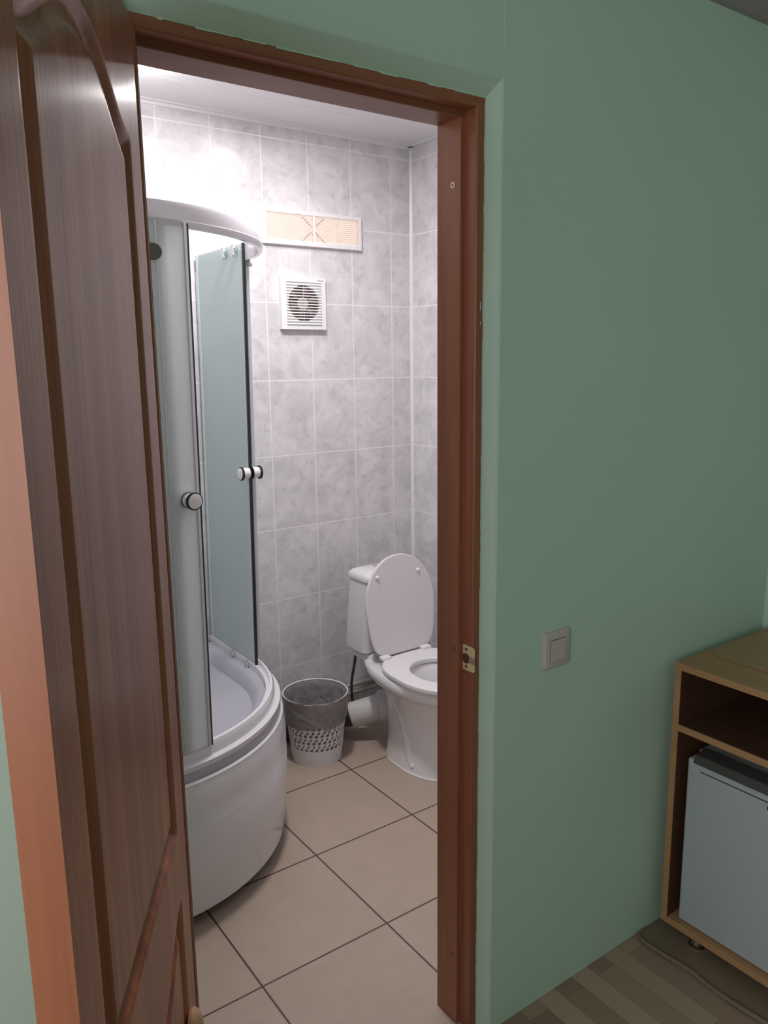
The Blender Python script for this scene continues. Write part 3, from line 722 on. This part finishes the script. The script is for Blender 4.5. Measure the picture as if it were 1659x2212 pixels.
# ================================================================== VENT GRILLE AND FAN ON THE BACK WALL
vx0, vx1, vz0, vz1 = -0.075, 0.373, 2.011, 2.141
vg = empty('vent_grille', ((vx0+vx1)/2, BY1, (vz0+vz1)/2)); tag(vg, 'wide white slatted vent grille high on the tiled back wall, above the fan', 'vent')
def vl(bm): bmesh.ops.translate(bm, verts=bm.verts[:], vec=(-(vx0+vx1)/2, -BY1, -(vz0+vz1)/2)); return bm
bm = bmesh.new(); yb_, yf_ = BY1, BY1-0.016; fwid = 0.014

Vr = [[bm.verts.new(p) for p in q] for q in (
    [(vx0, yb_, vz0), (vx1, yb_, vz0), (vx1, yb_, vz1), (vx0, yb_, vz1)],
    [(vx0, yf_, vz0), (vx1, yf_, vz0), (vx1, yf_, vz1), (vx0, yf_, vz1)],
    [(vx0+fwid, yf_, vz0+fwid+0.004), (vx1-fwid, yf_, vz0+fwid+0.004), (vx1-fwid, yf_, vz1-fwid), (vx0+fwid, yf_, vz1-fwid)],
    [(vx0+fwid, yb_-0.002, vz0+fwid+0.004), (vx1-fwid, yb_-0.002, vz0+fwid+0.004), (vx1-fwid, yb_-0.002, vz1-fwid), (vx0+fwid, yb_-0.002, vz1-fwid)])]
for k in range(3):
    for i in range(4): bm.faces.new((Vr[k][i], Vr[k][(i+1)%4], Vr[k+1][(i+1)%4], Vr[k+1][i]))
cxm = (vx0+vx1)/2
obj('frame', vl(bm), M_grille, vg, bevel=0.0015)
obj('centre_bar', vl(BX(cxm-0.005, cxm+0.005, yf_+0.0005, BY1-0.004, vz0+fwid+0.003, vz1-fwid+0.001)), M_grille, vg)
obj('glow_panel', vl(BX(vx0+0.01, vx1-0.01, BY1-0.003, BY1-0.001, vz0+0.01, vz1-0.01)), M_glow, vg)  # added panel, its glow stands in for light from the room behind
for (a, b) in ((vx0+fwid, cxm-0.005), (cxm+0.005, vx1-fwid)):
    for k in range(13):
        zc = vz0+0.0225+k*0.0078
        bm = bmesh.new(); prism(bm, [(yf_+0.002, zc), (yf_+0.0035, zc+0.0012), (yf_+0.0105, zc+0.0052), (yf_+0.0110, zc+0.0040), (yf_+0.004, zc-0.0002)], lambda p, t: (t, p[0], p[1]), a, b)
        obj('slat', vl(bm), M_slat, vg)
    xm = (a+b)/2
    obj('divider', vl(BX(xm-0.0012, xm+0.0012, yf_+0.001, yf_+0.006, vz0+0.018, vz1-0.014)), M_slat, vg)
# braces of the lattice seen behind the slats
for sx in (-1, 1):
    for (z0_, z1_) in ((vz1-0.018, (vz0+vz1)/2+0.012), (vz0+0.02, (vz0+vz1)/2-0.008)):
        obj('brace', vl(cyl(bmesh.new(), (cxm+sx*0.052, BY1-0.0062, z0_), (cxm+sx*0.008, BY1-0.0062, z1_), 0.0022, n=8)), M_alu, vg)

fx0, fx1, fz0, fz1 = -0.013, 0.189, 1.694, 1.897
fan = empty('extractor_fan', ((fx0+fx1)/2, BY1, (fz0+fz1)/2)); tag(fan, 'square white extractor fan with round opening behind slats, on the tiled wall', 'fan')
fcx, fcz = 0.088, 1.793; FR = 0.070
def fl(bm): bmesh.ops.translate(bm, verts=bm.verts[:], vec=(-(fx0+fx1)/2, -BY1, -(fz0+fz1)/2)); return bm
# face plate with a round hole
bm = bmesh.new(); n = 64; O = []; I = []
for i in range(n):
    a = 2*PI*i/n; c, s = math.cos(a), math.sin(a); k = 1/max(abs(c), abs(s))
    hx = (fx1-fx0)/2; O.append((fcx+ (hx)*c*k, fcz+ hx*s*k)); I.append((fcx+FR*c, fcz+FR*s))
V = [[bm.verts.new((x, y, z)) for x, z in P] for P, y in ((O, BY1), (O, BY1-0.022), (I, BY1-0.022), (I, BY1-0.004))]
for k in range(3):
    a, b = V[k], V[k+1]
    for i in range(n): bm.faces.new((a[i], a[(i+1)%n], b[(i+1)%n], b[i]))
obj('face_plate', fl(bm), M_plast, fan)
obj('duct', fl(cyl(bmesh.new(), (fcx, BY1-0.004, fcz), (fcx, BY1-0.001, fcz), FR, n=48)), M_duct, fan)
obj('amber_trim', fl(prism(bmesh.new(), [(fcx-0.058, fcz-0.018), (fcx-0.048, fcz-0.020), (fcx-0.026, fcz-0.055), (fcx-0.034, fcz-0.060), (fcx-0.050, fcz-0.046)], lambda p, t: (p[0], t, p[1]), BY1-0.006, BY1-0.004)), M_amber, fan)
hub = obj('hub', fl(turned(bmesh.new(), (fcx, BY1-0.003, fcz), (0, -1, 0), [(0, 0.024), (0.010, 0.024), (0.013, 0.018), (0.014, 0.006)])), M_plast, fan, smooth=True)
for k in range(6):
    a = 2*PI*k/6+0.3; bm = bmesh.new(); q = []
    for t in (0.022, 0.045, 0.064):
        for da in (-0.15, 0.22): q.append((fcx+t*math.cos(a+da), fcz+t*math.sin(a+da), BY1-0.0045-0.005*(da > 0)))
    v = [bm.verts.new((x, y, z)) for x, z, y in q]; v2 = [bm.verts.new((x, y-0.001, z)) for x, z, y in q]
    for i in (0, 2):
        bm.faces.new((v[i], v[i+1], v[i+3], v[i+2])); bm.faces.new((v2[i], v2[i+1], v2[i+3], v2[i+2]))
    obj('blade', fl(bm), mat('rose_blade', (0.42, 0.30, 0.28), 0.5, noise=0.1), fan)
for k in range(16):
    zc = fcz-0.082+k*0.0108+0.001
    bm = bmesh.new(); prism(bm, [(BY1-0.0265, zc-0.0012), (BY1-0.0265, zc+0.0004), (BY1-0.0205, zc+0.0034), (BY1-0.0205, zc+0.0020)], lambda p, t: (t, p[0], p[1]), fcx-0.079, fcx+0.079)
    obj('slat', fl(bm), M_plast, fan)
for sx in (-1, 1): obj('slat_rib', fl(BX(fcx-0.0008+sx*0.0, fcx+0.0008, BY1-0.0205, BY1-0.0185, fcz-0.07, fcz+0.07)), M_plast, fan) if sx == 1 else None
bm = bmesh.new(); box(bm, fx1-0.040, fx1-0.016, BY1-0.0224, BY1-0.0218, fz1-0.0165, fz1-0.0150); box(bm, fx1-0.018, fx1-0.012, BY1-0.0224, BY1-0.0218, fz1-0.0180, fz1-0.0150)
obj('logo_mark', fl(bm), M_gasket, fan)

# bathroom ceiling lamps (above the picture's edge)
for (x_, y_, lb) in ((-0.66, 0.07, 'small round ceiling lamp over the shower tray'), (-0.05, 0.02, 'small round ceiling lamp in front of the toilet'), (-0.38, -0.30, 'added round fill lamp nearest the bathroom doorway')):
    t = empty('ceiling_lamp', (x_, y_, CZ)); tag(t, lb, 'lamp', 'bathroom ceiling lamps')
    obj('lamp_base', turned(bmesh.new(), (0, 0, -0.018), (0, 0, 1), [(0.004, 0.085), (0.009, 0.092), (0.018, 0.095)]), M_plast, t, smooth=True)

# ================================================================== LIGHT SWITCH
sw = empty('light_switch', (-0.223, YW, 0.914)); tag(sw, 'single light switch on the green wall right of the doorway', 'light switch')
def sq(hw, hh, r, k=5):
    P = []
    for cx, cy, a0 in ((hw-r, hh-r, 0), (-hw+r, hh-r, 90), (-hw+r, -hh+r, 180), (hw-r, -hh+r, 270)):
        for i in range(k+1): a = math.radians(a0+90*i/k); P.append((cx+r*math.cos(a), cy+r*math.sin(a)))
    return P
bm = bmesh.new(); loft(bm, [[(x, y_, z) for x, z in sq(0.0425-g, 0.0435-g, 0.006)] for y_, g in ((0, 0), (-0.005, 0.0), (-0.009, 0.003), (-0.010, 0.006))])
obj('switch_plate', bm, M_switch, sw, smooth=True)
bm = bmesh.new(); loft(bm, [[(x, y_, z) for x, z in sq(0.0245, 0.0255, 0.0015)] for y_ in (-0.009, -0.0104)]); obj('switch_gap', bm, M_hole, sw)
bm = bmesh.new(); pts = [(-0.0236, -0.0245), (0.0236, -0.0245), (0.0236, 0.0245), (-0.0236, 0.0245)]
A = [bm.verts.new((x, -0.010, z)) for x, z in pts]; B = [bm.verts.new((x, -0.0125 if z > 0 else -0.0145, z)) for x, z in pts]
bm.faces.new(A); bm.faces.new(B[::-1])
for i in range(4): bm.faces.new((A[i], A[(i+1)%4], B[(i+1)%4], B[i]))
obj('rocker', bm, M_switch, sw, bevel=0.0012)

# ================================================================== CABINET WITH FRIDGE
kx0, kx1, ky1, kz1 = 0.200, 0.660, -1.256, 0.789; ky0 = ky1-0.60
cab = empty('cabinet', ((kx0+kx1)/2, (ky0+ky1)/2, 0)); tag(cab, 'open beech laminate cabinet housing a small fridge against the green wall', 'cabinet')
def kl(bm): bmesh.ops.translate(bm, verts=bm.verts[:], vec=(-(kx0+kx1)/2, -(ky0+ky1)/2, 0)); return bm
T = 0.018
obj('top_panel', kl(BX(kx0, kx1, ky0, ky1, kz1-T, kz1)), M_beech, cab, bevel=0.001)
obj('side_panel', kl(BX(kx0, kx1, ky1-T, ky1, 0.040, kz1-T)), M_beech, cab, bevel=0.0008)
obj('side_panel', kl(BX(kx0, kx1, ky0, ky0+T, 0.040, kz1-T)), M_beech, cab, bevel=0.0008)
obj('shelf', kl(BX(kx0, kx1-0.01, ky0+T, ky1-T, 0.605, 0.623)), M_beech, cab, bevel=0.0008)
obj('bottom_panel', kl(BX(kx0, kx1-0.01, ky0+T, ky1-T, 0.040, 0.040+T)), M_beech, cab, bevel=0.0008)
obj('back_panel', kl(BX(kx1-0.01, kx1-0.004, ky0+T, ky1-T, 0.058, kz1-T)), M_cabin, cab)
obj('inner_dark_sheet', kl(BX(kx0+0.002, kx1-0.01, ky1-T-0.001, ky1-T, 0.623, kz1-T)), M_cabin, cab)  # thin dark sheets laid over the inner faces of side and shelf
obj('inner_dark_sheet', kl(BX(kx0+0.003, kx1-0.01, ky0+T, ky1-T-0.001, 0.623, 0.6238)), M_cabin, cab)
obj('inner_dark_sheet', kl(BX(kx0+0.002, kx1-0.01, ky1-T-0.001, ky1-T, 0.058, 0.605)), M_cabin, cab)
for fx_ in (0.228, 0.620):
    for fy_ in (-1.352, -1.80):
        bm = bmesh.new(); turned(bm, (fx_, fy_, 0.0), (0, 0, 1), [(0.006, 0.021), (0.010, 0.022), (0.014, 0.015), (0.040, 0.015)])
        obj('foot', kl(bm), M_chrome, cab, smooth=True)
fr = empty('mini_fridge', (0.44, -1.56, 0.058)); tag(fr, 'small white fridge inside the beech cabinet', 'fridge')
def gl_(bm): bmesh.ops.translate(bm, verts=bm.verts[:], vec=(-0.44, 1.56, -0.058)); return bm
obj('body', gl_(BX(0.262, 0.640, -1.815, -1.300, 0.058, 0.545)), M_fridge, fr, bevel=0.004)
dr = obj('door', gl_(BX(0.218, 0.258, -1.818, -1.297, 0.060, 0.535)), M_fridge, fr, bevel=0.006, bseg=3)
bm = bmesh.new(); prism(bm, [(0.212, 0.528), (0.226, 0.548), (0.262, 0.556), (0.262, 0.537), (0.222, 0.535)], lambda p, t: (p[0], t, p[1]), -1.815, -1.315)
obj('handle_trim', gl_(bm), M_fgrey, dr, bevel=0.002, smooth=True)
obj('handle_recess', gl_(BX(0.2172, 0.2185, -1.80, -1.335, 0.508, 0.511)), M_fgrey, dr)
obj('logo_mark', gl_(BX(0.2172, 0.2185, -1.60, -1.514, 0.512-0.022, 0.512-0.012)), M_fgrey, dr)
# mats
def rmat(name, x0, x1, y0, y1, z0, z1, r, m_):
    pts = [(x1, y1)] + [(x0+r+r*math.cos(math.radians(90+90*i/8)), y1-r+r*math.sin(math.radians(90+90*i/8))) for i in range(9)] + [(x0, y0), (x1, y0)]
    return obj(name, prism(bmesh.new(), pts, lambda p, t: (p[0], p[1], t), z0, z1), m_, None, bevel=0.0015)
tag(rmat('cabinet_mat', 0.318, 0.655, -1.84, -1.262, kz1+0.0005, kz1+0.0025, 0.05, M_mat2), 'thin mat with a rounded corner lying on top of the beech cabinet', 'mat')
fm = rmat('floor_mat', 0.128, 0.665, -2.30, YW-0.006, 0.0005, 0.006, 0.03, M_mat); tag(fm, 'dark brown floor mat under the beech cabinet', 'mat')
bm = bmesh.new(); random.seed(5)
tube(bm, [(0.165, YW-0.008, 0.005), (0.135, YW-0.014, 0.006), (0.125, YW-0.04, 0.007)]+[(0.127+0.004*math.sin(k*1.7)+0.0006*k, YW-0.10-0.07*k, 0.007+0.002*math.sin(k*2.3)) for k in range(14)], 0.006, 8)
obj('curled_edge', bm, M_mat, fm, smooth=True)
